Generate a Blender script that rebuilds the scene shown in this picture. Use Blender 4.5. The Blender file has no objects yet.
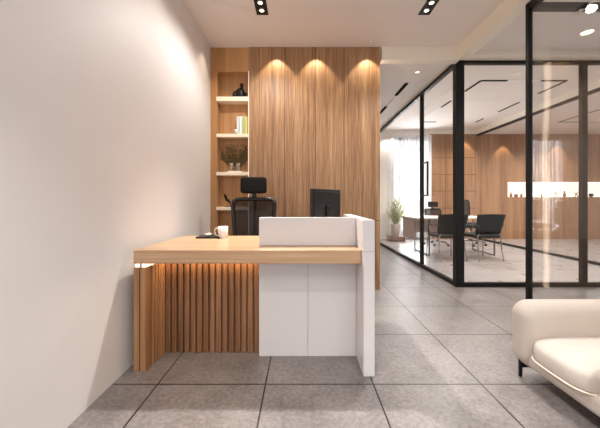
import bpy, bmesh, math, random
from mathutils import Vector, Matrix
S = bpy.context.scene
C = S.collection
PI = math.pi
random.seed(7)

# ------------------------------------------------------------------ camera
cam_d = bpy.data.cameras.new('camera'); cam = bpy.data.objects.new('camera', cam_d); C.objects.link(cam)
H = 1.02
cam.location = (0, 0, H); cam.rotation_euler = (PI/2, 0, 0)
cam_d.sensor_width = 36; cam_d.lens = 289/600*36
cam_d.shift_x = -1/600; cam_d.shift_y = -12.5/600
cam_d.clip_start = 0.02
S.camera = cam
# ------------------------------------------------------------------ world, exposure
w = bpy.data.worlds.new('world'); S.world = w; w.use_nodes = True
bg = w.node_tree.nodes['Background']
bg.inputs[0].default_value = (1.0, 0.97, 0.95, 1); bg.inputs[1].default_value = 0.75
S.view_settings.view_transform = 'Standard'; S.view_settings.look = 'None'
S.view_settings.gamma = 1; S.view_settings.exposure = 0.20; S.view_settings.use_curve_mapping = False
S.cycles.max_bounces = 10; S.cycles.diffuse_bounces = 5; S.cycles.transparent_max_bounces = 24
S.cycles.sample_clamp_indirect = 4.0
S.cycles.use_denoising = True
WARM = (1.0, 0.80, 0.60); SOFT = (1.0, 0.94, 0.88)

def spot(name, loc, target, power, ang, blend=0.5, col=WARM, radius=0.03, parent=None):
    d = bpy.data.lights.new(name, 'SPOT'); d.energy = power; d.spot_size = math.radians(ang); d.spot_blend = blend
    d.color = col; d.shadow_soft_size = radius
    o = bpy.data.objects.new(name, d); C.objects.link(o)
    if parent: o.parent = parent
    o.location = loc
    o.rotation_euler = (Vector(target)-Vector(loc)).to_track_quat('-Z', 'Y').to_euler()
    return o

def area(name, loc, rot, sx, sy, power, col=SOFT, spread=180):
    d = bpy.data.lights.new(name, 'AREA'); d.shape = 'RECTANGLE'; d.size = sx; d.size_y = sy; d.energy = power
    d.color = col; d.spread = math.radians(spread)
    o = bpy.data.objects.new(name, d); C.objects.link(o); o.location = loc; o.rotation_euler = rot
    return o

# broad fill light added under the ceiling, unseen behind the camera
area('entrance_fill_light', (0.4, -1.1, 2.79), (0, 0, 0), 2.2, 1.4, 38, (1.0, 0.96, 0.92))
# daylight through the open front of the lobby, behind the camera, and through the far office window
area('lobby_daylight', (1.2, -3.0, 1.5), (PI/2, 0, 0), 5.5, 2.4, 14, (1.0, 0.97, 0.96))
area('window_daylight', (2.97, 7.74, 1.45), (-PI/2, 0, 0), 0.95, 2.4, 65, (0.95, 0.97, 1.0))

# ------------------------------------------------------------------ materials
def newmat(name):
    m = bpy.data.materials.new(name); m.use_nodes = True
    nt = m.node_tree; return m, nt, nt.nodes, nt.links, nt.nodes['Principled BSDF']

def lin(r, g, b):
    f = lambda c: ((c/255+0.055)/1.055)**2.4 if c/255 > 0.04045 else c/255/12.92
    return (f(r), f(g), f(b), 1)

def plain(name, col, rough=0.5, metal=0, noise=0.0, scale=40, bump=0.0, spec=0.5):
    m, nt, N, L, P = newmat(name)
    P.inputs['Base Color'].default_value = col; P.inputs['Roughness'].default_value = rough
    P.inputs['Metallic'].default_value = metal; P.inputs['Specular IOR Level'].default_value = spec
    if noise or bump:
        tc = N.new('ShaderNodeTexCoord'); n = N.new('ShaderNodeTexNoise'); n.inputs['Scale'].default_value = scale
        n.inputs['Detail'].default_value = 6
        L.new(tc.outputs['Object'], n.inputs['Vector'])
        if noise:
            r = N.new('ShaderNodeValToRGB'); e = r.color_ramp.elements
            e[0].position = 0.3; e[1].position = 0.7
            e[0].color = tuple(c*(1-noise) for c in col[:3])+(1,); e[1].color = tuple(min(1, c*(1+noise)) for c in col[:3])+(1,)
            L.new(n.outputs['Fac'], r.inputs[0]); L.new(r.outputs[0], P.inputs['Base Color'])
        if bump:
            b = N.new('ShaderNodeBump'); b.inputs['Strength'].default_value = bump; b.inputs['Distance'].default_value = 0.01
            L.new(n.outputs['Fac'], b.inputs['Height']); L.new(b.outputs[0], P.inputs['Normal'])
    return m

def wood(name, c1, c2, c3, axis='z', rough=0.45, plank=0.0, fine=60):
    """straight-grained veneer; grain runs along axis"""
    m, nt, N, L, P = newmat(name)
    g = N.new('ShaderNodeNewGeometry'); mp = N.new('ShaderNodeMapping')
    s = {'x': (0.03, 1, 1), 'z': (1, 1, 0.03), 'y': (1, 0.03, 1)}[axis]
    mp.inputs['Scale'].default_value = s
    L.new(g.outputs['Position'], mp.inputs['Vector'])
    n = N.new('ShaderNodeTexNoise'); n.inputs['Scale'].default_value = fine; n.inputs['Detail'].default_value = 8; n.inputs['Roughness'].default_value = 0.65
    n2 = N.new('ShaderNodeTexNoise'); n2.inputs['Scale'].default_value = fine/6; n2.inputs['Detail'].default_value = 3; n2.inputs['Distortion'].default_value = 0.6
    L.new(mp.outputs[0], n.inputs['Vector']); L.new(mp.outputs[0], n2.inputs['Vector'])
    mx = N.new('ShaderNodeMath'); mx.operation = 'MULTIPLY_ADD'; mx.inputs[1].default_value = 0.55
    m2 = N.new('ShaderNodeMath'); m2.operation = 'MULTIPLY'; m2.inputs[1].default_value = 0.45
    L.new(n2.outputs['Fac'], m2.inputs[0]); L.new(n.outputs['Fac'], mx.inputs[0]); L.new(m2.outputs[0], mx.inputs[2])
    r = N.new('ShaderNodeValToRGB'); e = r.color_ramp.elements
    e[0].position = 0.36; e[0].color = c1; e[1].position = 0.64; e[1].color = c3
    k = e.new(0.5); k.color = c2
    L.new(mx.outputs[0], r.inputs[0])
    L.new(r.outputs[0], P.inputs['Base Color'])
    P.inputs['Roughness'].default_value = rough
    b = N.new('ShaderNodeBump'); b.inputs['Strength'].default_value = 0.12; b.inputs['Distance'].default_value = 0.004
    L.new(n.outputs['Fac'], b.inputs['Height']); L.new(b.outputs[0], P.inputs['Normal'])
    return m

def emit(name, col, strength):
    m, nt, N, L, P = newmat(name)
    P.inputs['Base Color'].default_value = (0.8, 0.8, 0.8, 1)
    P.inputs['Emission Color'].default_value = tuple(col[:3])+(1,); P.inputs['Emission Strength'].default_value = strength
    return m

def glass(name, tint=(1.0, 1.0, 1.0), refl=1.0, wavy=0.0):
    m, nt, N, L, P = newmat(name); N.remove(P)
    out = N['Material Output']
    t = N.new('ShaderNodeBsdfTransparent'); t.inputs[0].default_value = tint+(1,)
    gl = N.new('ShaderNodeBsdfGlossy'); gl.inputs['Roughness'].default_value = 0.0
    g0 = N.new('ShaderNodeNewGeometry'); dt = N.new('ShaderNodeVectorMath'); dt.operation = 'DOT_PRODUCT'
    L.new(g0.outputs['Normal'], dt.inputs[0]); L.new(g0.outputs['Incoming'], dt.inputs[1])
    ab = N.new('ShaderNodeMath'); ab.operation = 'ABSOLUTE'; L.new(dt.outputs['Value'], ab.inputs[0])
    om = N.new('ShaderNodeMath'); om.operation = 'SUBTRACT'; om.inputs[0].default_value = 1; L.new(ab.outputs[0], om.inputs[1])
    pw = N.new('ShaderNodeMath'); pw.operation = 'POWER'; pw.inputs[1].default_value = 5; L.new(om.outputs[0], pw.inputs[0])
    fr = N.new('ShaderNodeMath'); fr.operation = 'MULTIPLY_ADD'; fr.inputs[1].default_value = 0.96; fr.inputs[2].default_value = 0.04; L.new(pw.outputs[0], fr.inputs[0])
    mu = N.new('ShaderNodeMath'); mu.operation = 'MULTIPLY'; mu.inputs[1].default_value = refl; mu.use_clamp = True
    mix = N.new('ShaderNodeMixShader')
    L.new(fr.outputs[0], mu.inputs[0]); L.new(mu.outputs[0], mix.inputs[0]); L.new(t.outputs[0], mix.inputs[1]); L.new(gl.outputs[0], mix.inputs[2])
    L.new(mix.outputs[0], out.inputs[0])
    if wavy:
        g = N.new('ShaderNodeNewGeometry'); n = N.new('ShaderNodeTexNoise'); n.inputs['Scale'].default_value = 2.2; n.inputs['Detail'].default_value = 1
        L.new(g.outputs['Position'], n.inputs['Vector'])
        b = N.new('ShaderNodeBump'); b.inputs['Strength'].default_value = 1; b.inputs['Distance'].default_value = wavy
        L.new(n.outputs['Fac'], b.inputs['Height']); L.new(b.outputs[0], gl.inputs['Normal'])
    return m

def sheer(name, col, alpha, weave=0):
    m, nt, N, L, P = newmat(name)
    P.inputs['Base Color'].default_value = col; P.inputs['Roughness'].default_value = 0.8
    P.inputs['Alpha'].default_value = alpha
    return m

def floor_mat(name, base, joint, rough, tile=True):
    m, nt, N, L, P = newmat(name)
    g = N.new('ShaderNodeNewGeometry'); sep = N.new('ShaderNodeSeparateXYZ'); L.new(g.outputs['Position'], sep.inputs[0])
    def M(op, a, b=None, c=None):
        n = N.new('ShaderNodeMath'); n.operation = op
        for i, v in enumerate((a, b, c)):
            if v is None: continue
            if isinstance(v, (int, float)): n.inputs[i].default_value = v
            else: L.new(v, n.inputs[i])
        return n.outputs[0]
    T = 0.602
    n1 = N.new('ShaderNodeTexNoise'); n1.inputs['Scale'].default_value = 4.0; n1.inputs['Detail'].default_value = 9; n1.inputs['Roughness'].default_value = 0.68
    n2 = N.new('ShaderNodeTexNoise'); n2.inputs['Scale'].default_value = 45; n2.inputs['Detail'].default_value = 5; n2.inputs['Roughness'].default_value = 0.8
    L.new(g.outputs['Position'], n1.inputs['Vector']); L.new(g.outputs['Position'], n2.inputs['Vector'])
    v = M('ADD', M('MULTIPLY', n1.outputs['Fac'], 0.42), M('MULTIPLY', n2.outputs['Fac'], 0.58))
    r = N.new('ShaderNodeValToRGB'); e = r.color_ramp.elements
    k = 0.5 if tile else 0.08
    e[0].position = 0.36; e[0].color = tuple(c*(1-k) for c in base[:3])+(1,); e[1].position = 0.64; e[1].color = tuple(c*(1+k) for c in base[:3])+(1,)
    L.new(v, r.inputs[0])
    ux = M('DIVIDE', M('SUBTRACT', sep.outputs[0], 0.404), T); uy = M('DIVIDE', M('SUBTRACT', sep.outputs[1], 1.613), T)
    dx = M('ABSOLUTE', M('SUBTRACT', ux, M('ROUND', ux))); dy = M('ABSOLUTE', M('SUBTRACT', uy, M('ROUND', uy)))
    line = M('LESS_THAN', M('MINIMUM', dx, dy), 0.0068)
    # a small tone of its own for every tile
    wn = N.new('ShaderNodeTexWhiteNoise'); wn.noise_dimensions = '2D'
    cb = N.new('ShaderNodeCombineXYZ'); L.new(M('FLOOR', ux), cb.inputs[0]); L.new(M('FLOOR', uy), cb.inputs[1]); L.new(cb.outputs[0], wn.inputs['Vector'])
    tone = M('MULTIPLY_ADD', wn.outputs['Value'], 0.10, 0.95)
    hs = N.new('ShaderNodeHueSaturation'); L.new(r.outputs[0], hs.inputs['Color']); L.new(tone, hs.inputs['Value'])
    mix = N.new('ShaderNodeMix'); mix.data_type = 'RGBA'
    L.new(line, mix.inputs[0]); L.new(hs.outputs[0], mix.inputs[6]); mix.inputs[7].default_value = joint
    L.new(mix.outputs[2], P.inputs['Base Color'])
    rr = M('MULTIPLY_ADD', n1.outputs['Fac'], 0.3, rough-0.15); L.new(rr, P.inputs['Roughness'])
    b = N.new('ShaderNodeBump'); b.inputs['Strength'].default_value = 0.25; b.inputs['Distance'].default_value = 0.003
    L.new(M('SUBTRACT', n2.outputs['Fac'], M('MULTIPLY', line, 1.0)), b.inputs['Height']); L.new(b.outputs[0], P.inputs['Normal'])
    return m

M_wall = plain('white_plaster', lin(229, 226, 225), 0.55, noise=0.012, scale=3)
M_ceil = plain('ceiling_paint', lin(238, 231, 226), 0.8)
M_beam = plain('beam_paint_warm_lit', lin(244, 236, 222), 0.7)  # paint lightened and warmed to stand in for cove light on the beams
M_floor = floor_mat('grey_stone_tiles', lin(121, 116, 115), lin(12, 11, 10), 0.36)
M_floor2 = floor_mat('window_lit_floor', lin(168, 163, 161), lin(120, 112, 108), 0.30, tile=False)  # paler floor beyond the glass: window light put into the base colour
M_panel = wood('oak_wall_veneer', lin(118, 84, 56), lin(160, 121, 86), lin(192, 156, 116), 'z', 0.42, fine=95)
M_niche = wood('oak_niche_veneer', lin(160, 115, 72), lin(184, 137, 90), lin(202, 156, 106), 'z', 0.5, fine=40)
M_far = wood('oak_office_veneer', lin(132, 95, 66), lin(161, 120, 86), lin(184, 144, 108), 'z', 0.5, fine=30)
M_top = wood('oak_desktop', lin(164, 126, 92), lin(190, 153, 118), lin(210, 176, 142), 'x', 0.28, fine=70)
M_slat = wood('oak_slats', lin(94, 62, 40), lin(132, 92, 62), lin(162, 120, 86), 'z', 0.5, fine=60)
M_leg = wood('oak_boards', lin(136, 94, 60), lin(166, 122, 84), lin(190, 146, 106), 'z', 0.5, fine=45)
M_white = plain('white_lacquer', lin(224, 221, 222), 0.3)
M_groove = plain('shadow_gap', lin(150, 140, 136), 0.7)
M_black = plain('black_metal', lin(12, 10, 9), 0.4, spec=0.35)
M_bronze = plain('dark_bronze_frame', lin(24, 19, 16), 0.4, spec=0.35)
M_blk = plain('black_plastic', lin(22, 21, 21), 0.4)
M_fab = plain('black_fabric', lin(22, 21, 21), 0.9, spec=0.2, noise=0.2, scale=300, bump=0.2)
M_chrome = plain('chrome', lin(190, 190, 190), 0.15, metal=1)
M_sofa = plain('cream_upholstery', lin(200, 190, 181), 0.8, noise=0.02, scale=350, bump=0.12)
M_cushion = plain('cream_cushion_fabric', lin(208, 200, 192), 0.8, noise=0.02, scale=350, bump=0.12)
M_glass = glass('clear_glass', refl=0.6, wavy=0.0)
M_glass2 = glass('clear_glass_side', refl=1.7, wavy=0.004)
M_led = emit('warm_led', (1.0, 0.66, 0.30), 18)
M_led_soft = emit('pale_led', (1.0, 0.82, 0.6), 3)
M_lamp = emit('lamp_glow', (1.0, 0.86, 0.66), 3)
M_nichew = emit('lit_display_panel', (1.0, 0.93, 0.82), 0.9)
M_mug = plain('white_ceramic', lin(240, 236, 232), 0.2)
M_shelf = plain('cream_shelf', lin(245, 228, 205), 0.4)
M_curtain = sheer('sheer_curtain', lin(250, 250, 250), 0.45)
M_mesh = sheer('black_mesh', lin(14, 13, 13), 0.62)
M_meshd = sheer('dark_chair_mesh', lin(9, 9, 9), 0.97); M_meshd.node_tree.nodes['Principled BSDF'].inputs['Specular IOR Level'].default_value = 0.1
M_grey = plain('grey_seat_fabric', lin(60, 56, 54), 0.9, spec=0.2)
M_brick = plain('white_wall_finish', lin(235, 228, 222), 0.7)

# ------------------------------------------------------------------ mesh helpers
def setp(o, label=None, cat=None, group=None, kind=None):
    if label: o['label'] = label
    if cat: o['category'] = cat
    if group: o['group'] = group
    if kind: o['kind'] = kind
    return o

def obj(name, bm, mat, parent=None, smooth=False, loc=None):
    me = bpy.data.meshes.new(name); bm.to_mesh(me); bm.free()
    me.materials.append(mat)
    if smooth:
        for p in me.polygons: p.use_smooth = True
    o = bpy.data.objects.new(name, me); C.objects.link(o)
    if parent: o.parent = parent
    if loc: o.location = loc
    return o

def thing(name, loc, label, cat, group=None, rz=0):
    o = bpy.data.objects.new(name, None); o.empty_display_size = 0.1; C.objects.link(o)
    o.location = loc; o.rotation_euler = (0, 0, rz)
    return setp(o, label, cat, group)

def bx(bm, x0, x1, y0, y1, z0, z1, bev=0.0, seg=2):
    r = bmesh.ops.create_cube(bm, size=1.0)
    vs = r['verts']
    for v in vs:
        v.co = Vector(((x0+x1)/2+v.co.x*(x1-x0), (y0+y1)/2+v.co.y*(y1-y0), (z0+z1)/2+v.co.z*(z1-z0)))
    if bev:
        es = list({e for v in vs for e in v.link_edges})
        bmesh.ops.bevel(bm, geom=es, offset=bev, segments=seg, affect='EDGES', profile=0.5)
    return bm

def box(*a, **k):
    return bx(bmesh.new(), *a, **k)

def tube(bm, pts, r, seg=8, closed=False, r2=None):
    """round tube through pts"""
    pts = [Vector(p) for p in pts]; n = len(pts); rings = []
    for i, p in enumerate(pts):
        a = pts[(i-1) % n] if (closed or i > 0) else p
        b = pts[(i+1) % n] if (closed or i < n-1) else p
        t = (b-a).normalized()
        up = Vector((0, 0, 1)) if abs(t.z) < 0.95 else Vector((0, 1, 0))
        u = t.cross(up).normalized(); v = u.cross(t).normalized()
        rr = r if r2 is None else r+(r2-r)*i/(n-1)
        rings.append([bm.verts.new(p+(u*math.cos(2*PI*k/seg)+v*math.sin(2*PI*k/seg))*rr) for k in range(seg)])
    m = n if closed else n-1
    for i in range(m):
        A, B = rings[i], rings[(i+1) % n]
        for k in range(seg): bm.faces.new((A[k], A[(k+1) % seg], B[(k+1) % seg], B[k]))
    if not closed:
        bm.faces.new(list(reversed(rings[0]))); bm.faces.new(rings[-1])
    return bm

def lathe(bm, prof, seg=24, c=(0, 0)):
    rings = []
    for r, z in prof:
        rings.append([bm.verts.new((c[0]+max(r, 1e-4)*math.cos(2*PI*k/seg), c[1]+max(r, 1e-4)*math.sin(2*PI*k/seg), z)) for k in range(seg)])
    for A, B in zip(rings, rings[1:]):
        for k in range(seg): bm.faces.new((A[k], A[(k+1) % seg], B[(k+1) % seg], B[k]))
    if prof[0][0] > 1e-3: bm.faces.new(list(reversed(rings[0])))
    if prof[-1][0] > 1e-3: bm.faces.new(rings[-1])
    return bm

def super_box(cx, cy, cz, sx, sy, sz, e=0.35, n=20, m=28, fn=None):
    """rounded pillow form (superellipsoid)"""
    bm = bmesh.new()
    f = lambda v, p: math.copysign(abs(v)**p, v)
    rows = []
    for i in range(n+1):
        ph = -PI/2+PI*i/n
        row = []
        for k in range(m):
            th = 2*PI*k/m
            x = f(math.cos(ph), e)*f(math.cos(th), e); y = f(math.cos(ph), e)*f(math.sin(th), e); z = f(math.sin(ph), e)
            p = Vector((cx+x*sx/2, cy+y*sy/2, cz+z*sz/2))
            if fn: p = fn(p, x, y, z)
            row.append(bm.verts.new(p))
        rows.append(row)
    for A, B in zip(rows, rows[1:]):
        for k in range(m):
            bm.faces.new((A[k], A[(k+1) % m], B[(k+1) % m], B[k]))
    bmesh.ops.remove_doubles(bm, verts=bm.verts, dist=1e-5)
    return bm

def copy_tree(o, parent=None):
    c = o.copy(); C.objects.link(c)
    if parent: c.parent = parent
    for ch in list(o.children): copy_tree(ch, c)
    return c

def struct(name, bm, mat, parent=None):
    o = obj(name, bm, mat, parent)
    if not parent: o['kind'] = 'structure'
    return o

# ------------------------------------------------------------------ room shell
GX = 1.88; GY = 3.47                  # corner of the meeting room's glass
FY = 7.8                               # far wall
struct('floor', box(-1.06, 9.0, -3, FY+.1, -0.1, 0), M_floor)
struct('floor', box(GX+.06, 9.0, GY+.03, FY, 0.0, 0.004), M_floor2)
struct('wall_left', box(-1.155, -1.055, -3, FY, 0, 3.1), M_wall)
# raised lobby ceiling, the beams round it and the ceilings beyond
struct('ceiling', box(-1.06, 1.81, -3, 3.38, 2.811, 2.9), M_ceil)
b = bmesh.new(); bx(b, 1.81, 1.93, -3, 3.34, 2.66, 2.9); struct('trim_1', b, M_beam)
struct('trim_2', box(0.935, 1.84, 3.34, 3.45, 2.66, 3.05), M_beam)
struct('trim_6', box(1.84, 9, 3.34, 3.45, 2.702, 3.05), M_beam)
struct('ceiling', box(1.93, 9, -3, 3.34, 2.765, 2.9), M_ceil)
struct('ceiling', box(-1.06, GX-.05, 3.45, FY, 2.722, 2.8), M_ceil)
struct('ceiling', box(GX-.05, 4.72, 3.45, FY, 2.95, 3.05), M_ceil)
struct('ceiling', box(4.78, 9, 3.45, FY, 2.84, 3.0), M_ceil)
struct('trim_3', box(GX-.05, GX+.05, 3.45, FY, 2.715, 2.95), M_beam)
struct('trim_4', box(4.72, 4.78, 3.45, FY, 2.83, 2.95), M_beam)
struct('trim_5', box(GX+.05, 9, 3.45, 3.52, 2.715, 2.95), M_beam)
struct('wall_right', box(9.0, 9.1, -3, FY, 0, 3.05), M_wall)

# far wall: white end, window, oak panelling with a lit display niche
struct('wall_back', box(-1.06, 2.46, FY, FY+.1, 0, 3.05), M_brick)
struct('wall_back', box(2.46, 3.48, FY, FY+.1, 2.76, 3.05), M_brick)
fw = bmesh.new()
NX0, NX1, NZ0, NZ1 = 5.58, 8.8, 1.14, 1.546
bx(fw, 3.48, NX0, FY, FY+.35, 0, 2.84); bx(fw, NX0, NX1, FY, FY+.35, 0, NZ0); bx(fw, NX0, NX1, FY, FY+.35, NZ1, 2.84)
bx(fw, NX1, 9.0, FY, FY+.35, 0, 2.84); bx(fw, NX0, NX1, FY+.3, FY+.35, NZ0, NZ1)
far = struct('wall_back', fw, M_far)
struct('wall_back', box(3.48, 9.0, FY, FY+.35, 2.84, 3.1), M_beam)
# joints in the oak between the window and the glass wall
j = bmesh.new()
for z in (0.84, 1.30, 1.75, 2.20): bx(j, 3.5, 4.70, FY-.002, FY+.002, z-.008, z+.008)
for x in (3.9, 4.7): bx(j, x-.006, x+.006, FY-.002, FY+.002, 0.02, 2.82)
struct('trim_7', j, plain('dark_oak_joint', lin(110, 74, 48), 0.7))

# ------------------------------------------------------------------ oak feature wall with shelf niche
WY = 3.35
wb = bmesh.new()
PX = -0.603
bx(wb, PX, 0.916, WY-.0, WY+.26, 0.0, 2.811)
panel = struct('wall_oak', wb, M_panel)
gb = bmesh.new()
for x in (-0.19, 0.165, 0.50): bx(gb, x-.0025, x+.0025, WY-.001, WY+.001, 0, 2.811)
bx(gb, PX, 0.916, WY-.0012, WY+.001, 0.796, 0.803)
obj('panel_joint', gb, plain('veneer_joint', lin(84, 56, 36), 0.8), panel)
nb = bmesh.new()
bx(nb, -1.055, -0.972, WY+.012, WY+.26, 0, 2.811)           # left stile
bx(nb, -0.972, PX, WY+.012, WY+.26, 2.53, 2.811)          # head
bx(nb, -0.972, PX, WY+.125, WY+.26, 0, 2.53)               # back
bx(nb, -0.618, PX, WY+.012, WY+.125, 0, 2.53)              # right cheek
niche = struct('wall_niche', nb, M_niche)
obj('lit_edge', box(PX-.006, PX-.001, WY-.002, WY+.008, 0.0, 2.53), emit('edge_glow', (1.0, .80, .56), 0.55), niche)  # lit side edge of the oak panel, its brightness put in as glow
SHZ = [2.235, 1.805, 1.362, 0.958, 0.54]
shl = None
for i, z in enumerate(SHZ):
    names = ['topmost cream shelf in the oak niche, carrying a black kettle ornament', 'cream niche shelf carrying white and green books',
             'cream niche shelf carrying a vase of dried stems', 'cream niche shelf behind the office chair, carrying a dark leaf sculpture', 'lowest cream niche shelf, empty behind the desk']
    t = thing('wall_shelf', (-0.795, WY, z), names[i], 'shelf', 'cream shelves in the oak niche')
    th = 0.052 if i < 1 else 0.040
    obj('shelf_board', box(-.186, .186, -.006, .1245, -th, 0, bev=.003), M_shelf, t)

# ------------------------------------------------------------------ window in the far wall
wf = bmesh.new()
for x in (2.46, 2.78, 3.10, 3.44): bx(wf, x, x+.04, FY+.02, FY+.08, 0.02, 2.76)
bx(wf, 2.46, 3.48, FY+.02, FY+.08, 0.0, 0.05); bx(wf, 2.46, 3.48, FY+.02, FY+.08, 2.70, 2.76); bx(wf, 2.46, 3.48, FY+.02, FY+.08, 0.98, 1.02)
win = struct('window_1', wf, plain('window_frame_grey', lin(96, 104, 118), 0.5))
obj('window_glass', box(2.5, 3.44, FY+.045, FY+.052, 0.05, 2.70), glass('window_glass', refl=1.0), win)
def curtain(x0, x1, label, mat, folds=9):
    bm = bmesh.new(); n = folds*8; prev = None
    for i in range(n+1):
        x = x0+(x1-x0)*i/n; y = FY-.07+.02*math.sin(i/8*2*PI)+.006*math.sin(i*.9)
        a = bm.verts.new((x, y, 0.03)); c = bm.verts.new((x, y, 2.80))
        if prev: bm.faces.new((prev[0], a, c, prev[1]))
        prev = (a, c)
    o = obj('sheer_curtain', bm, mat, None, True)
    o.modifiers.new('s', 'SOLIDIFY').thickness = 0.002
    return setp(o, label, 'curtain', 'sheer curtains at the far window')
curtain(2.66, 3.5, 'long white sheer curtain drawn over the far window behind the office chairs', M_curtain, 10)
curtain(2.40, 2.62, 'short gathered white sheer curtain at the window edge behind the potted plant', M_curtain, 4)

# ------------------------------------------------------------------ glass partitions
ZT = 2.715
def bar(bm, a, b2, w2=0.05): pass
# (a) side of the meeting room along the corridor
gp = thing('glass_partition', (GX, 5.6, 0), 'long black-framed glass partition running down the corridor into the distance', 'partition')
L0 = lambda x0, x1, y0, y1, z0, z1: box(x0-GX, x1-GX, y0-5.6, y1-5.6, z0, z1, bev=.002)
obj('top_rail', L0(GX-.025, GX+.025, 4.52, FY, ZT-.05, ZT), M_bronze, gp)
obj('bottom_rail', L0(GX-.025, GX+.025, 4.52, FY, 0.004, 0.05), M_bronze, gp)
obj('glass_pane', L0(GX-.005, GX+.005, 4.52, FY, 0.05, ZT-.05), M_glass, gp)
obj('post', L0(GX-.025, GX+.025, 4.47, 4.52, 0, ZT), M_bronze, gp)
# (b) door leaf between the corner post and the first post
dr = thing('glass_door', (GX, 4.0, 0), 'black-framed glass door in the corridor side of the meeting room with tall pull handle', 'door')
D0 = lambda x0, x1, y0, y1, z0, z1: box(x0-GX, x1-GX, y0-4.0, y1-4.0, z0, z1, bev=.002)
obj('top_rail', D0(GX-.025, GX+.025, GY+.05, 4.47, ZT-.05, ZT), M_bronze, dr)
obj('bottom_rail', D0(GX-.025, GX+.025, GY+.05, 4.47, 0.0, 0.05), M_bronze, dr)
obj('glass_pane', D0(GX-.005, GX+.005, GY+.05, 4.47, 0.05, ZT-.05), M_glass, dr)
hb = bmesh.new()
hp = [(-.05, .44, 1.60), (-.05, .26, 1.60), (-.05, .26, 1.10), (-.05, .44, 1.10)]
bx(hb, -.05, -.03, .425, .445, 1.10, 1.605); bx(hb, -.05, -.03, .19, .21, 1.10, 1.605)
bx(hb, -.05, -.03, .205, .43, 1.585, 1.605); bx(hb, -.05, -.03, .205, .43, 1.10, 1.12)
for z in (1.15, 1.55): bx(hb, -.032, -.005, .428, .442, z, z+.015)
obj('pull_handle', hb, M_black, dr)
# (c) front of the meeting room
gf = thing('glass_partition', (5.4, GY, 0), 'wide black-framed glass front of the meeting room facing the lobby', 'partition')
F0 = lambda x0, x1, y0, y1, z0, z1: box(x0-5.4, x1-5.4, y0-GY, y1-GY, z0, z1, bev=.002)
obj('corner_post', F0(GX-.035, GX+.065, GY-.03, GY+.045, 0, ZT), M_black, gf)
obj('top_rail', F0(GX+.06, 9, GY-.025, GY+.025, ZT-.05, ZT), M_black, gf)
obj('bottom_rail', F0(GX+.06, 9, GY-.025, GY+.025, 0.0, 0.05), M_black, gf)
for x in (3.355, 5.1, 6.9): obj('mullion', F0(x, x+.065, GY-.025, GY+.025, .05, ZT-.05), M_bronze, gf)
obj('glass_pane', F0(GX+.06, 9, GY-.005, GY+.005, 0.05, ZT-.05), M_glass, gf)
# (d) between meeting room and the next office
X4 = 4.75
gr = thing('glass_partition', (X4, 5.6, 0), 'glass wall between the meeting room and the office with the lit display niche', 'partition')
R0 = lambda x0, x1, y0, y1, z0, z1: box(x0-X4, x1-X4, y0-5.6, y1-5.6, z0, z1, bev=.002)
obj('top_rail', R0(X4-.025, X4+.025, GY+.05, FY, 2.78, 2.83), M_bronze, gr)
obj('bottom_rail', R0(X4-.025, X4+.025, GY+.05, FY, 0.004, 0.05), M_bronze, gr)
obj('glass_pane', R0(X4-.005, X4+.005, GY+.05, FY, 0.05, 2.78), M_glass, gr)
# (e) the near glass box behind the armchair
ZN = 2.657
BX, BY = 1.895, 2.39
gn = thing('glass_partition', (BX, BY, 0), 'tall glass enclosure with dark slim frame standing behind the armchair', 'partition')
N0 = lambda x0, x1, y0, y1, z0, z1: box(x0-BX, x1-BX, y0-BY, y1-BY, z0, z1, bev=.002)
obj('corner_post', N0(BX-.028, BX+.010, BY-.015, BY+.015, 0, ZN), M_black, gn)
obj('top_rail', N0(BX+.010, 5.5, BY-.02, BY+.03, ZN-.05, ZN), M_bronze, gn)
obj('bottom_rail', N0(BX+.010, 5.5, BY-.02, BY+.03, 0, .05), M_bronze, gn)
obj('glass_pane', N0(BX+.010, 5.5, BY, BY+.01, .05, ZN-.05), M_glass, gn)
obj('side_rail', N0(BX-.025, BX+.025, 1.765, BY-.02, ZN-.05, ZN), M_black, gn)
obj('side_rail', N0(BX-.025, BX+.025, 1.765, BY-.02, 0, .05), M_black, gn)
obj('side_pane', N0(BX-.005, BX+.005, 1.795, BY-.02, .05, ZN-.05), M_glass2, gn)
obj('end_post', N0(BX-.02, BX+.02, 1.765, 1.795, 0.05, ZN-.05), M_black, gn)
# added strip on the oak wall's unseen end, brightens its reflection in glass
obj('led_strip', box(0.9165, 0.918, WY+.006, WY+.09, 0.02, 2.64), emit('streak_glow', (1.0, .70, .42), 2.4), panel)

# ------------------------------------------------------------------ ceiling lamps
def twin_spot(x, y, heads, label, power, tx=0, cone=92, desk=0):
    t = thing('ceiling_spotlight', (x, y, 2.811), label, 'ceiling light', 'black recessed ceiling spotlights')
    L2 = heads*.105/2+.012
    bm = bmesh.new()
    bx(bm, -.055, -.049, -L2, L2, -.004, .02); bx(bm, .049, .055, -L2, L2, -.004, .02)
    bx(bm, -.055, .055, -L2, -L2+.006, -.004, .02); bx(bm, -.055, .055, L2-.006, L2, -.004, .02); bx(bm, -.05, .05, -L2, L2, -.002, .001)
    obj('housing', bm, M_black, t)
    for k in range(heads):
        yy = (k-(heads-1)/2)*.105
        h = bmesh.new(); lathe(h, [(.040, -.004), (.044, -.006), (.046, -.003), (.030, -.0025)], 20, (0, yy)); hd = obj('spot_head', h, M_bronze, t, True)
        g = bmesh.new(); lathe(g, [(.021, -.0055), (.012, -.009), (0, -.010)], 16, (0, yy)); obj('bulb', g, M_lamp, hd, True)
    spot('lamp_light', (0, 0, -.06), (tx, -.15, -2.8), power, cone, 0.6, SOFT, .035, t)
    if desk: spot('desk_light', (0, .05, -.06), (.22, -.35, -2.1), desk, 66, 1.0, SOFT, .035, t)
    return t
twin_spot(-.367, 2.60, 3, 'left black recessed spotlight strip in the lobby ceiling', 46, .0, 156, 340)
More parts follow.
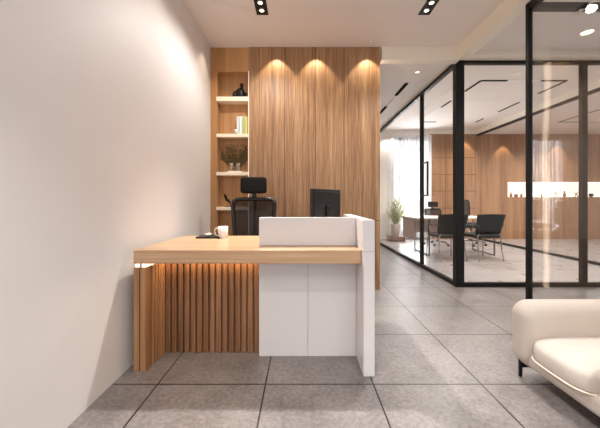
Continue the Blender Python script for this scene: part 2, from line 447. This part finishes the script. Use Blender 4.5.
twin_spot(1.175, 2.60, 3, 'right black recessed spotlight strip in the lobby ceiling', 60, 0, 130, 60)
twin_spot(-.367, 0.12, 3, 'black recessed ceiling spotlight strip above the viewer, left', 125, .25, 96)
twin_spot(1.175, 0.12, 3, 'black recessed ceiling spotlight strip above the viewer, right', 130, .1)

def downlight(x, y, z, label, power, tgt, ang=60, blend=.4, r=.03, rad=.02, col=WARM, glow=M_lamp, group='small round downlights'):
    t = thing('downlight', (x, y, z), label, 'ceiling light', group)
    bm = bmesh.new(); lathe(bm, [(r*.72, -.0015), (r*.8, -.005), (r, -.004), (r*1.02, .0)], 20); obj('trim_ring', bm, M_ceil, t, True)
    bm = bmesh.new(); lathe(bm, [(r*.74, -.002), (0, -.0025)], 20); obj('lens', bm, glow, t, True)
    if power: spot('lamp_light', (0, 0, -.02), tgt, power, ang, blend, col, rad, t)
    return t
M_dim = emit('dim_lens', (1.0, .85, .65), 0.12)
for x, s in ((-.283, 'left'), (.175, 'middle'), (.765, 'right')):
    downlight(x, 3.225, 2.811, 'small round downlight in front of the oak wall, %s of three' % s, 15, (0, .09, -1.0), 82, .4, .018, .01, (1, .84, .62), M_dim, 'downlights along the oak wall')
downlight(-.88, 3.10, 2.811, 'small round downlight in the corner between white wall and shelf niche', 6, (-.1, .03, -1), 80, .6, .018, .02, (1, .8, .58), M_dim, None)
downlight(-.82, 2.05, 2.811, 'small round downlight beside the white wall above the desk', 2, (-.25, 0, -1), 84, .5, .018, .02, (1, .86, .74), M_dim, None)
downlight(1.53, 3.80, 2.722, 'bright round downlight in the corridor ceiling', 40, (0, 0, -1), 110, .7, .032, .03, SOFT, M_lamp, None)
downlight(2.95, 2.98, 2.765, 'bright round downlight above the passage behind the near glass', 60, (0, 0, -1), 140, .6, .07, .06, SOFT, M_lamp, None)
for x in (4.42, 5.45, 6.9):
    downlight(x, FY-.22, 2.95 if x < 4.7 else 2.84, 'downlight washing the far oak panelling', 30, (0, .1, -1), 62, .4, .022, .015, (1, .8, .56), M_dim, 'downlights along the far oak wall')
downlight(2.32, FY-.3, 2.95, 'downlight washing the white end of the far wall by the plant', 30, (0, .16, -1), 90, .5, .022, .015, SOFT, M_dim, None)
for x, y in ((2.6, 5.0), (3.9, 6.4), (3.7, 4.3), (6.0, 4.8), (6.6, 6.5)):  # lamps added to light the glazed offices
    downlight(x, y, 2.95 if x < 4.7 else 2.84, 'small round downlight added to light the offices behind glass', 135, (0, 0, -1), 150, .5, .02, .06, SOFT, M_dim, 'added downlights in the glazed office ceilings')
downlight(1.45, 6.0, 2.722, 'small round downlight far down the corridor', 45, (0, 0, -1), 120, .6, .022, .04, SOFT, M_dim, None)

# linear lights: corridor and meeting room
t = thing('track_light', (1.52, 4.9, 2.722), 'slim recessed linear track in the corridor ceiling with two black spot modules', 'ceiling light')
obj('channel', box(-.012, .012, -.75, .72, -.0015, .01), plain('grey_channel', lin(150, 140, 134), .5), t)
M_matt = plain('matt_black', lin(12, 11, 10), 0.95, spec=0.05)
obj('spot_module', box(-.022, .022, -.75, -.28, -.012, .0), M_matt, t)
obj('spot_module', box(-.022, .022, .28, .72, -.012, .0), M_matt, t)
t = thing('linear_ceiling_light', (3.55, 5.8, 2.95), 'thin rectangular ring of black linear light in the meeting room ceiling', 'ceiling light')
rb = bmesh.new(); xl, xr, yn, yf = 2.87-3.55, 4.24-3.55, 4.61-5.8, 7.0-5.8
def seg_(bm, x0, y0, x1, y1):
    if x0 == x1: bx(bm, x0-.018, x0+.018, y0, y1, -.008, .005)
    else: bx(bm, x0, x1, y0-.02, y0+.02, -.008, .005)
seg_(rb, xl, yn, xl, yn+.45); seg_(rb, xl, yn, xl+.42, yn); seg_(rb, xr-.42, yn, xr, yn); seg_(rb, xr, yn, xr, yn+.55)
seg_(rb, xr, yn+1.0, xr, yn+1.6); seg_(rb, xr, yf-.3, xr, yf); seg_(rb, xl, yf, xl+.4, yf); seg_(rb, xl, yn+.9, xl, yn+1.3)
rb.free()
for nm_, mt_, a_ in [('black_module', M_matt, q) for q in ((xl, yn, xl, yn+.45), (xl, yn, xl+.42, yn), (xr-.42, yn, xr, yn), (xr, yn, xr, yn+.55), (xr, yn+1.0, xr, yn+1.6), (xr, yf-.3, xr, yf), (xl, yf, xl+.4, yf), (xl, yn+.9, xl, yn+1.3))] \
        + [('diffuser', emit('soft_line', (1, .92, .85), 0.12), q) for q in ((xl+.42, yn, xr-.42, yn), (xr, yn+1.6, xr, yf-.3), (xl, yn+.45, xl, yn+.9), (xl, yn+1.3, xl, yf))]:
    rb = bmesh.new(); seg_(rb, *a_); obj(nm_, rb, mt_, t)
t = thing('linear_ceiling_light', (5.9, 5.6, 2.84), 'thin black linear light in the ceiling of the farther office', 'ceiling light')
obj('black_module', box(-.012, .012, -1.0, 1.0, -.008, .005), M_black, t)
obj('black_module', box(-.012, 1.6, 1.0, 1.024, -.008, .005), M_black, t)

# ------------------------------------------------------------------ reception desk
desk = thing('reception_desk', (-.3, 2.1, 0), 'oak and white reception desk with slatted front and raised white counter', 'desk')
def K(x0, x1, y0, y1, z0, z1, bev=.002): return box(x0+.3, x1+.3, y0-2.1, y1-2.1, z0, z1, bev=bev)
DT, DB = .728, .646
obj('desktop', K(-1.005, .3625, 1.734, 2.47, DB, DT, .003), M_top, desk)
# left leg: two boards in front with slatted inner face behind
obj('leg_board', K(-1.005, -.972, 1.734, 2.45, 0, .622), M_leg, desk)
bm = bmesh.new()
bx(bm, -.966+.3, -.932+.3, 1.734-2.1, 2.45-2.1, 0, .622, bev=.002)
y = 1.80
while y < 1.945:
    bx(bm, -.932+.3, -.920+.3, y-2.1, y+.026-2.1, 0, .622, bev=.003); y += .036
obj('leg_board', bm, M_leg, desk)
obj('leg_core', K(-.974, -.964, 1.75, 2.44, 0, .646, 0), plain('dark_gap', lin(60, 42, 28), .8), desk)
bm = bmesh.new()
bx(bm, -.92+.3, -.277+.3, 1.972-2.1, 1.992-2.1, 0, .622)
n = 15; pitch = (.92-.277)/n
for i in range(n):
    x = -.92+i*pitch
    bx(bm, x+.3+.006, x+.3+pitch-.006, 1.948-2.1, 1.975-2.1, 0, .622, bev=.004)
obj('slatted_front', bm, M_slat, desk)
# light gap below the top
M_gap = emit('gap_glow', (1.0, .84, .6), 1.1)
obj('led_strip', K(-1.000, -.974, 1.745, 2.42, .6225, .6455, 0), M_gap, desk)
obj('led_strip', K(-.962, -.934, 1.745, 1.94, .6225, .6455, 0), M_gap, desk)
obj('led_strip', K(-.92, -.28, 1.90, 1.925, .636, .6455, 0), M_led, desk)
# white counter
WPX = -.277
obj('white_front_panel', K(WPX, .0447, 1.905, 1.945, 0, DB), M_white, desk)
obj('white_front_panel', K(.0463, .3625, 1.905, 1.945, 0, DB), M_white, desk)
obj('white_upstand', K(WPX, .3625, 1.905, 1.945, DT, .915, .004), M_white, desk)
obj('white_end_panel', K(.3635, .430, 1.681, 2.47, 0, .912, .004), M_white, desk)
obj('end_panel_groove', K(.362, .4308, 1.6802, 1.75, .7265, .7285, 0), M_groove, desk)
obj('drawer_unit', K(-.1, .30, 2.0, 2.42, .06, .62, .003), M_white, desk)

# mug
t = thing('coffee_mug', (-.623, 2.31, DT), 'white coffee mug on the oak desktop beside the black folder', 'mug')
bm = bmesh.new(); lathe(bm, [(.0, .0), (.034, 0), (.0385, .004), (.040, .092), (.0375, .093), (.036, .008), (.0, .007)], 32); obj('mug_body', bm, M_mug, t, True)
bm = bmesh.new(); tube(bm, [(-.038, 0, .078), (-.056, 0, .078), (-.066, 0, .066), (-.067, 0, .045), (-.060, 0, .028), (-.046, 0, .020), (-.038, 0, .020)], .0055, 8); obj('mug_handle', bm, M_mug, t, True)
# black folder, phone, mouse
t = thing('leather_folder', (-.735, 2.34, DT), 'black folder lying on the oak desktop left of the mug', 'folder')
obj('cover', box(-.095, .095, -.07, .07, 0, .014, bev=.004), M_blk, t)
obj('page_block', box(-.085, .0955, -.064, .064, .004, .010), plain('paper', lin(215, 210, 200), .7), t)
t = thing('desk_phone', (-.665, 2.42, DT), 'small black phone handset standing behind the folder', 'phone')
obj('phone_base', box(-.04, .04, -.03, .03, 0, .028, bev=.006), M_blk, t)
obj('handset', box(-.012, .006, -.02, .02, .028, .062, bev=.005), M_blk, t)
t = thing('computer_mouse', (-.752, 2.345, DT+.0142), 'small pale grey computer mouse resting on the black folder', 'mouse')
obj('mouse_body', super_box(0, 0, .010, .05, .08, .024, .7, 10, 16), plain('pale_grey', lin(190, 180, 172), .4), t, True)
obj('mouse_wheel', box(-.003, .003, .012, .024, .017, .0235, bev=.001), M_blk, t)

# monitor
d = Vector((.25, .28, 0)).normalized(); ang = math.atan2(d.y, d.x)
mid = Vector((.203, 2.29, 0))
t = thing('computer_monitor', (mid.x, mid.y, DT), 'black computer monitor seen from behind over the white counter', 'monitor', rz=ang)
obj('screen_housing', box(-.185, .185, -.008, .018, .10, .389, bev=.004), M_blk, t)
obj('screen', box(-.175, .175, .018, .019, .112, .379), plain('dark_screen', lin(12, 13, 15), .1), t)
obj('back_cover', box(-.165, .165, -.014, -.007, .115, .372, bev=.003), plain('grey_back_cover', lin(34, 33, 33), .4), t)
bm = bmesh.new(); bx(bm, -.03, .03, -.03, -.012, .02, .26, bev=.004); obj('monitor_stand', bm, M_blk, t)
obj('stand_foot', box(-.09, .09, -.065, .055, 0, .012, bev=.004), M_blk, t)

# ------------------------------------------------------------------ office chair with mesh back (faces -Y in its own frame)
def rounded_loop(w1, w2, z0, z1, y, r=.05, n=5, curve=.0):
    pts = []
    cs = [(w1/2-r, z1-r, 0), (-(w1/2-r), z1-r, 90), (-(w2/2-r), z0+r, 180), (w2/2-r, z0+r, 270)]
    for cx, cz, a0 in cs:
        for k in range(n+1):
            a = math.radians(a0+90*k/n)
            pts.append((cx+r*math.cos(a), y, cz+r*math.sin(a)))
    return pts

def make_office_chair(loc, label, rz=0, head=True, base_mat=M_black, group=None):
    t = thing('office_chair', loc, label, 'chair', group, rz)
    # backrest: padded frame + mesh
    pts = rounded_loop(.43, .37, .60, 1.045, 0, .055)
    f2 = lambda z: .20+.10*((z-.6)/.45)**1*.6
    pts = [(x, f2(z)-.25*x*x, z) for x, y, z in pts]
    bm = bmesh.new(); tube(bm, pts, .020, 10, closed=True); obj('back_frame', bm, M_blk, t, True)
    bm = bmesh.new(); grid = []
    for i in range(13):
        row = []
        z = .605+(1.04-.605)*i/12
        wd = .37+(.43-.37)*(i/12)
        e = .012 if 0 < i < 12 else .05
        for k in range(13):
            x = (-.5+k/12)*(wd-e)
            row.append(bm.verts.new((x, f2(z)-.25*x*x, z)))
        grid.append(row)
    for i in range(12):
        for k in range(12): bm.faces.new((grid[i][k], grid[i][k+1], grid[i+1][k+1], grid[i+1][k]))
    o = obj('mesh_back', bm, M_mesh, t, True); o.modifiers.new('s', 'SOLIDIFY').thickness = .002
    obj('back_lower_bar', box(-.17, .17, .175, .215, .60, .66, bev=.012), M_blk, t)
    bm = bmesh.new(); tube(bm, [(0, .24, .50), (0, .27, .62), (0, .30, .80), (0, .315, 1.0), (0, .30, 1.12)], .018, 8); obj('spine', bm, M_blk, t, True)
    if head:
        bm = bmesh.new(); bx(bm, -.024, .024, .262, .285, 1.03, 1.16, bev=.005); obj('headrest_stem', bm, M_blk, t)
        obj('headrest', super_box(0, .25, 1.185, .262, .07, .168, .28, 16, 28, lambda p, x, y, z: p+Vector((0, -.02*x*x, 0))), M_fab, t, True)
    # seat
    obj('seat', super_box(0, -.03, .47, .49, .46, .09, .35, 12, 28, lambda p, x, y, z: p-Vector((0, 0, .02*max(0, -y)))), M_fab, t, True)
    obj('seat_shell', box(-.2, .2, -.2, .17, .405, .43, bev=.01), M_blk, t)
    for s in (-1, 1):
        bm = bmesh.new(); tube(bm, [(s*.19, .0, .415), (s*.262, .0, .42), (s*.268, .0, .46), (s*.268, .0, .61)], .014, 8)
        a = obj('armrest', bm, M_blk, t, True)
        obj('arm_pad', box(s*.268-.035, s*.268+.035, -.10, .12, .608, .632, bev=.01), M_blk, a)
    bm = bmesh.new(); tube(bm, [(0, 0, .10), (0, 0, .25), (0, 0, .251), (0, 0, .41)], .024, 12); obj('gas_column', bm, M_chrome, t, True)
    for k in range(5):
        a = 2*PI*k/5+.3
        c, s = math.cos(a), math.sin(a)
        bm = bmesh.new(); tube(bm, [(0, 0, .115), (c*.15, s*.15, .095), (c*.30, s*.30, .072)], .020, 8, r2=.013); lg = obj('base_leg', bm, base_mat, t, True)
        bm = bmesh.new(); tube(bm, [(c*.30-s*.020, s*.30+c*.020, .028), (c*.30+s*.020, s*.30-c*.020, .028)], .028, 12); obj('caster', bm, M_blk, lg, True)
    return t
make_office_chair((-.48, 2.70, 0), 'black high-back office chair with mesh back and headrest behind the reception desk')

# ------------------------------------------------------------------ things in the niche
ky = WY+.062
t = thing('kettle_ornament', (-.715, ky, SHZ[0]), 'black kettle-like ornament with twin spouts on the top niche shelf', 'ornament'); t.scale = (1.15, 1.0, 1.38)
bm = bmesh.new(); lathe(bm, [(.0, 0), (.038, 0), (.050, .02), (.052, .045), (.038, .075), (.016, .088), (.0, .09)], 24); obj('body', bm, M_black, t, True)
bm = bmesh.new(); tube(bm, [(.01, 0, .075), (.014, 0, .10), (.012, 0, .122)], .014, 10, r2=.018); tube(bm, [(.004, 0, .115), (.002, 0, .138)], .006, 6, r2=.002); tube(bm, [(.022, 0, .115), (.026, 0, .138)], .006, 6, r2=.002); obj('head', bm, M_black, t, True)
bm = bmesh.new(); lathe(bm, [(.0, 0), (.022, 0), (.026, .02), (.02, .05), (.006, .066)], 16, (-.058, 0)); obj('small_body', bm, M_black, t, True)
bm = bmesh.new(); lathe(bm, [(.0, 0), (.03, 0), (.034, .02), (.022, .042), (0, .05)], 16, (.062, .005)); obj('small_body', bm, M_black, t, True)
def book(x, wd, h, col, label, dep=.10):
    t = thing('book', (x, WY+.02, SHZ[1]), label, 'book', 'books on the second niche shelf')
    bm = bmesh.new(); bx(bm, 0, wd, 0, .004, 0, h, bev=.001); bx(bm, 0, .0025, 0, dep, 0, h); bx(bm, wd-.0025, wd, 0, dep, 0, h)
    obj('cover', bm, plain('cover_'+label[:5], col, .5), t)
    obj('page_block', box(.0025, wd-.0025, .004, dep-.004, .003, h-.004), plain('pages', lin(240, 232, 214), .8), t)
book(-.752, .034, .208, lin(205, 210, 215), 'light grey book standing at the left end of the niche row')
book(-.716, .027, .208, lin(246, 244, 240), 'white book standing second in the niche row')
book(-.686, .032, .210, lin(176, 198, 138), 'pale green book standing between white and yellow books')
book(-.652, .028, .206, lin(222, 206, 120), 'yellow book standing at the right end of the niche row')
t = thing('small_cup', (-.755, WY+.0, SHZ[1]+.001), 'small white cup in front of the grey book on the niche shelf', 'cup')
bm = bmesh.new(); lathe(bm, [(0, 0), (.012, 0), (.0145, .05), (.013, .05), (.011, .004), (0, .004)], 16); obj('cup_body', bm, M_mug, t, True)
# dried stems in glasses on a white tray
t = thing('vase_of_dried_stems', (-.775, ky, SHZ[2]), 'bushy dried brown-green stems in glass vases on a white tray', 'plant')
obj('tray', box(-.08, .08, -.045, .045, 0, .014, bev=.003), M_mug, t)
for x in (-.045, .035):
    bm = bmesh.new(); lathe(bm, [(0, .0145), (.022, .0145), (.024, .11), (.022, .11), (.020, .018), (0, .018)], 20); 
    bmesh.ops.translate(bm, verts=bm.verts, vec=(x, 0, 0)); obj('glass_vase', bm, sheer('vase_glass', lin(215, 200, 180), .35), t, True)
bm = bmesh.new(); lf = bmesh.new()
for i in range(70):
    x0 = random.choice((-.045, .035)); a = random.uniform(-1.0, 1.0); b2 = random.uniform(-.5, .5); ln = random.uniform(.17, .30)
    p = [Vector((x0, 0, .03))]; dirv = Vector((a*.45, b2*.18, 1)).normalized()
    for q in range(5):
        dirv = (dirv+Vector((a*.16, b2*.03, -.03))).normalized(); nx = p[-1]+dirv*ln/5; p.append(Vector((max(-.155, min(.12, nx.x)), max(-.045, min(.035, nx.y)), nx.z)))
    tube(bm, p, .0022, 5, r2=.001)
    for q in range(2, 6):
        for s in (-1, 1):
            c0 = p[q]; dv = Vector((s*random.uniform(.4, 1), random.uniform(-.3, .2), random.uniform(.1, .9))).normalized()*random.uniform(.018, .032)
            sd = Vector((0, .5, .3)).cross(dv).normalized()*.007
            v = [lf.verts.new(c0), lf.verts.new(c0+dv*.5+sd), lf.verts.new(c0+dv), lf.verts.new(c0+dv*.5-sd)]
            lf.faces.new(v)
obj('stems', bm, plain('dried_stem', lin(70, 50, 28), .8), t)
obj('leaves', lf, plain('dried_leaf', lin(104, 84, 44), .8), t)
# dark leaf sculpture on the fourth shelf
t = thing('leaf_sculpture', (-.86, ky-.03, SHZ[3]), 'dark curved leaf sculpture on the niche shelf left of the office chair', 'sculpture')
obj('foot', box(-.03, .06, -.02, .02, 0, .008, bev=.002), M_black, t)
bm = bmesh.new(); tube(bm, [(.05, 0, .006), (.025, 0, .04), (-.005, 0, .07), (-.03, 0, .11)], .005, 8, r2=.003); obj('stem', bm, M_black, t, True)
bm = bmesh.new()
for c0, c1, wd in (((-.01, 0, .06), (-.042, 0, .155), .016), ((.02, 0, .045), (-.015, 0, .10), .012), ((.035, 0, .03), (.012, 0, .075), .008)):
    c0, c1 = Vector(c0), Vector(c1); n = 8; ax = (c1-c0); sd = Vector((ax.z, 0, -ax.x)).normalized()
    ra = []
    for i in range(n+1):
        u = i/n; wv = wd*math.sin(PI*u)**.7+.0006; cc = c0+ax*u+sd*.008*math.sin(PI*u)
        ra.append([bm.verts.new(cc+sd*wv), bm.verts.new(cc+Vector((0, -.005, 0))), bm.verts.new(cc-sd*wv), bm.verts.new(cc+Vector((0, .005, 0)))])
    for A, B in zip(ra, ra[1:]):
        for k in range(4): bm.faces.new((A[k], A[(k+1) % 4], B[(k+1) % 4], B[k]))
obj('leaves', bm, M_black, t, True)

# ------------------------------------------------------------------ armchair (faces -X)
AX = 1.255
t = thing('armchair', (1.66, 1.40, 0), 'cream upholstered armchair with rounded arms and loose seat cushion in front of the glass', 'armchair')
def A_(bm): 
    bmesh.ops.translate(bm, verts=bm.verts, vec=(-1.66, -1.40, 0)); return bm
def soft_box(x0, x1, y0, y1, z0, z1, r, seg=6, fn=None, cuts=0):
    bm = bmesh.new(); bx(bm, x0, x1, y0, y1, z0, z1, bev=r, seg=seg)
    if fn:
        for v in bm.verts: v.co = fn(v.co)
    return A_(bm)
def armf(p):
    # arm swells outwards towards the front and slopes a little inwards at the foot
    q = p.copy(); k = (p.z-.10)/.36
    if p.x < 1.40: q.x += (1-k)*.03*(1.40-p.x)/.15
    return q
def arm(y0, y1):
    bm = bmesh.new()
    # profile in x-z, rounded strongly; swept in y with rounded edges
    prof = []
    x0, x1, z0, z1 = AX-.010, 2.02, .062, .448
    def corner(cx, cz, r, a0, n=8):
        for k in range(n+1):
            a = math.radians(a0-90*k/n); prof.append((cx+r*math.cos(a), cz+r*math.sin(a)))
    corner(x0+.09, z0+.09, .09, 270, 8)   # bottom-left, going up clockwise
    corner(x0+.085, z1-.085, .085, 180, 10)
    corner(x1-.08, z1-.08, .08, 90, 8)
    corner(x1-.05, z0+.05, .05, 0, 5)
    # shift the bottom-left corner so that the foot tucks in
    pr = []
    for x, z in prof:
        pr.append((x+max(0, (.24-z))*.07 if x < 1.5 else x, max(z, z0)))
    prof = pr; n = len(prof)
    cx = sum(p[0] for p in prof)/n; cz = sum(p[1] for p in prof)/n
    hw = (y1-y0)/2; R = .075; rings = []
    ys = []
    for k in range(9):
        a = PI/2*k/8; ys.append((y0+R-R*math.cos(PI/2-a) if False else y0+R*(1-math.sin(a)), R*(1-math.cos(a))))
    ys = list(reversed(ys))    # (y, inset) from the face inward
    ys = [(y0+R*(1-math.cos(PI/2*k/8)), R*(1-math.sin(PI/2*k/8))) for k in range(9)]
    ys += [(y1-R*(1-math.cos(PI/2*k/8)), R*(1-math.sin(PI/2*k/8))) for k in range(8, -1, -1)]
    for y, ins in ys:
        row = []
        for x, z in prof:
            dx, dz = cx-x, cz-z; 
            sx = 1-ins/((x1-x0)/2); sz = 1-ins/((z1-z0)/2)
            row.append(bm.verts.new((cx-dx*sx, y, cz-dz*sz)))
        rings.append(row)
    for A, B in zip(rings, rings[1:]):
        for k in range(n): bm.faces.new((A[k], A[(k+1) % n], B[(k+1) % n], B[k]))
    bm.faces.new(rings[0]); bm.faces.new(list(reversed(rings[-1])))
    bmesh.ops.recalc_face_normals(bm, faces=bm.faces)
    return A_(bm)
YF0, YF1, YN0, YN1 = 1.585, 1.755, 1.02, 1.235
a1 = obj('armrest', arm(YF0, YF1), M_sofa, t, True)
a2 = obj('armrest', arm(YN0, YN1), M_sofa, t, True)
for a_ in (a1, a2):
    m_ = a_.modifiers.new('sub', 'SUBSURF'); m_.levels = 1; m_.render_levels = 1
o = obj('backrest', soft_box(1.80, 2.06, 1.06, 1.72, .10, .60, .08), M_sofa, t, True)
o = obj('seat_base', soft_box(AX+.018, 1.86, YN1-.03, YF0+.05, .085, .18, .03, 4), M_sofa, t, True)
def cush(p, x, y, z):
    q = p.copy()
    if z > 0:
        q.z += .012*(1-x*x)*(1-y*y)
        q.z += .0035*math.sin(38*p.y+9*p.x)*max(0, 1-abs(p.x-AX-.10)/.14)*(1 if z > .2 else 0)
    return q
cyc, cys = (YN1+YF0+.035)/2, (YF0-YN1+.045)
obj('seat_cushion', A_(super_box(AX+.312, cyc, .212, .66, cys, .145, .5, 24, 64, cush)), M_cushion, t, True)
# piping seam round the cushion's front
bm = bmesh.new(); pts = []
for k in range(48):
    th = 2*PI*k/48; f = lambda v: math.copysign(abs(v)**.49, v)
    pts.append((AX+.312+f(math.cos(th))*.332-1.66, cyc+f(math.sin(th))*(cys/2+.002)-1.40, .172))
tube(bm, pts, .0045, 6, closed=True); obj('piping', bm, plain('pale_piping', lin(240, 226, 210), .7), t, True)
for x, y in ((AX+.028, 1.690), (AX+.045, 1.08), (1.95, 1.68), (1.95, 1.10)):
    bm = bmesh.new(); tube(bm, [(x-1.66, y-1.40, .0), (x-1.66, y-1.40, .125)], .010, 10); obj('leg', bm, M_black, t, True)
obj('leg_bracket', box(AX+.03-1.66, AX+.16-1.66, 1.672-1.40, 1.698-1.40, .06, .075), M_black, t)

# ------------------------------------------------------------------ meeting room furniture
t = thing('meeting_table', (3.2, 5.75, .004), 'long pale-topped meeting table with metal legs inside the glass room', 'table')
obj('tabletop', box(-1.06, .45, -.40, .40, .685, .715, bev=.004), plain('cream_tabletop', lin(240, 224, 204), .4), t)
for s in (-1, 1):
    bm = bmesh.new(); x = -.80 if s < 0 else .42
    tube(bm, [(x, -.34, .685), (x, -.34, .015), (x, .34, .015), (x, .34, .685)], .016, 8); obj('leg_frame', bm, plain('brushed_metal', lin(120, 112, 106), .3, 1), t, True)
obj('end_panel', box(-1.04, -.99, -.2, .38, .28, .684, bev=.003), plain('brown_pink_panel', lin(180, 150, 136), .5), t)
obj('modesty_panel', box(-.98, -.1, .05, .07, .40, .66, bev=.002), plain('pinkish_panel', lin(200, 178, 168), .5), t)

def visitor_chair(loc, label, rz, group):
    t = thing('visitor_chair', loc, label, 'chair', group, rz)      # faces +Y; back at -Y
    bm = bmesh.new(); g = []
    for i in range(9):
        z = .455+.345*i/8; row = []
        for k in range(11):
            u = -1+2*k/10; wd = .24+.03*i/8
            row.append(bm.verts.new((u*wd, -.20-.08*(i/8)+.035*u*u-.0, z-.012*u*u*(i/8))))
        g.append(row)
    for i in range(8):
        for k in range(10): bm.faces.new((g[i][k], g[i][k+1], g[i+1][k+1], g[i+1][k]))
    o = obj('backrest', bm, M_meshd, t, True); o.modifiers.new('s', 'SOLIDIFY').thickness = .018
    obj('seat', super_box(0, .02, .425, .47, .46, .055, .3, 10, 24), M_grey, t, True)
    obj('seat_pan', box(-.21, .21, -.19, .22, .385, .402, bev=.006), M_blk, t)
    for s in (-1, 1):
        bm = bmesh.new(); tube(bm, [(s*.20, -.20, .47), (s*.22, -.185, .40), (s*.225, -.205, .20), (s*.235, -.24, .0)], .011, 8); obj('leg', bm, M_chrome, t, True)
        bm = bmesh.new(); tube(bm, [(s*.20, .17, .40), (s*.225, .20, .36), (s*.235, .22, .0)], .011, 8); obj('leg', bm, M_chrome, t, True)
        bm = bmesh.new(); tube(bm, [(s*.235, -.235, .60), (s*.26, -.16, .615), (s*.26, .10, .60), (s*.235, .16, .42)], .012, 8); obj('armrest', bm, M_blk, t, True)
    return t
visitor_chair((3.19, 5.13, .004), 'dark mesh-backed visitor chair with chrome legs, rightmost behind the glass', math.radians(9), 'visitor chairs at the meeting table')
visitor_chair((2.57, 5.14, .004), 'dark visitor chair at the meeting table, half hidden behind the corner post', math.radians(4), 'visitor chairs at the meeting table')
make_office_chair((3.19, 6.78, .004), 'black task chair with headrest on the far side of the meeting table', 0, True, M_chrome, 'task chairs in the meeting room').scale = (.9, .9, .80)
make_office_chair((3.98, 6.78, .004), 'black mesh task chair without headrest beyond the meeting table', .3, False, M_chrome, 'task chairs in the meeting room')

t = thing('potted_plant', (2.44, 7.45, .004), 'leafy yellow-green plant in a pale pot on a brown stand by the window', 'plant')
obj('stand', box(-.20, .20, -.13, .13, 0, .13, bev=.006), wood('brown_stand', lin(92, 62, 44), lin(112, 78, 56), lin(128, 92, 68), 'x'), t)
bm = bmesh.new(); lathe(bm, [(0, .13), (.085, .13), (.125, .42), (.135, .44), (.12, .44), (.11, .40), (0, .40)], 24); obj('pot', bm, plain('pale_pot', lin(214, 196, 188), .5), t, True)
bm = bmesh.new(); lf = bmesh.new()
for i in range(44):
    a = random.uniform(0, 2*PI); q = random.uniform(.05, .19); h = random.uniform(.60, 1.12)
    p = [Vector((math.cos(a)*q*k/5*(1+.2*k/5), math.sin(a)*q*k/5, .40+(h-.40)*k/5)) for k in range(6)]
    tube(bm, p, .005, 5, r2=.002)
    for k in range(1, 6):
        for r_ in range(4):
            a2_ = random.uniform(0, 2*PI); dv = Vector((math.cos(a2_), math.sin(a2_), random.uniform(.1, .9))).normalized()*random.uniform(.05, .10)
            sd = dv.cross(Vector((0, 0, 1))).normalized()*.016; c0 = p[k]+Vector((0, 0, random.uniform(-.06, .04)))
            v = [lf.verts.new(c0), lf.verts.new(c0+dv*.5+sd+Vector((0, 0, .006))), lf.verts.new(c0+dv), lf.verts.new(c0+dv*.5-sd+Vector((0, 0, .006)))]
            lf.faces.new(v)
obj('stems', bm, plain('green_stem', lin(110, 120, 60), .7), t)
obj('leaves', lf, plain('yellow_green_leaf', lin(178, 182, 92), .6), t)

# display niche: light lining, and the little things standing in it
lin_ = bmesh.new(); bx(lin_, NX0+.002, NX1-.002, FY+.285, FY+.298, NZ0+.002, NZ1-.002)
obj('backlit_panel', lin_, M_nichew, far)
obj('niche_light', box(NX0+.05, NX1-.05, FY+.10, FY+.13, NZ1-.012, NZ1-.001), M_led_soft, far)
M_gold = plain('brass', lin(190, 140, 80), .35, metal=.6); M_clay = plain('terracotta', lin(170, 120, 90), .7); M_green = plain('sprig_green', lin(130, 150, 90), .7)
items = [(5.74, 'v', .13), (5.88, 'b', .10), (6.02, 'v', .11), (6.58, 's', .2), (6.97, 'f', .15), (7.20, 'v', .17), (7.52, 'f', .14), (7.93, 'b', .12)]
desc = {5.74: 'tiny brass vase at the left end of the lit display niche', 5.88: 'tiny round terracotta bowl between two vases in the niche', 6.02: 'tiny brass vase right of the terracotta bowl in the niche',
        6.58: 'green sprig in a tiny holder in the lit display niche', 6.97: 'tiny brass figurine with raised arms, between sprig and tall vase in the niche', 7.20: 'taller tiny brass vase right of the raised-arm figurine',
        7.52: 'tiny brass figurine just left of the glass mullion in the niche', 7.93: 'tiny dark round bowl in the niche right of the mullion'}
for x, k, h in items:
    y = FY+.10
    nm = {'v': 'small_vase', 'b': 'small_bowl', 's': 'sprig_holder', 'f': 'figurine'}[k]; ct = {'v': 'vase', 'b': 'bowl', 's': 'plant', 'f': 'figurine'}[k]
    t = thing(nm, (x, y, NZ0+.001), desc[x], ct, 'ornaments in the lit display niche')
    bm = bmesh.new()
    if k == 'v': lathe(bm, [(0, 0), (.025, 0), (.04, h*.35), (.015, h*.75), (.022, h)], 16); obj('vase_body', bm, M_gold, t, True)
    elif k == 'b': lathe(bm, [(0, 0), (.03, 0), (.055, h*.5), (.04, h*.8), (0, h*.85)], 16); obj('bowl_body', bm, M_clay if x < 7 else M_black, t, True)
    elif k == 's':
        lathe(bm, [(0, 0), (.022, 0), (.024, .05), (0, .05)], 12); obj('holder', bm, M_gold, t, True)
        bm = bmesh.new()
        for q in ((-.10, .16), (.03, .17), (.12, .20)): tube(bm, [(0, 0, .04), (q[0]*.4, 0, .09), (q[0], 0, q[1])], .006, 6, r2=.010)
        obj('sprig', bm, M_green, t, True)
    else:
        tube(bm, [(-.03, 0, 0), (-.02, 0, h*.4), (0, 0, h*.65)], .012, 6); tube(bm, [(.05, 0, 0), (.03, 0, h*.4), (0, 0, h*.65)], .012, 6)
        tube(bm, [(-.06, 0, h*.9), (0, 0, h*.6), (.05, 0, h*.95)], .010, 6); obj('figure_body', bm, M_gold, t, True)
        bm = bmesh.new(); lathe(bm, [(0, h*.68), (.016, h*.74), (.016, h*.84), (0, h*.9)], 10); obj('figure_head', bm, M_gold, t, True)
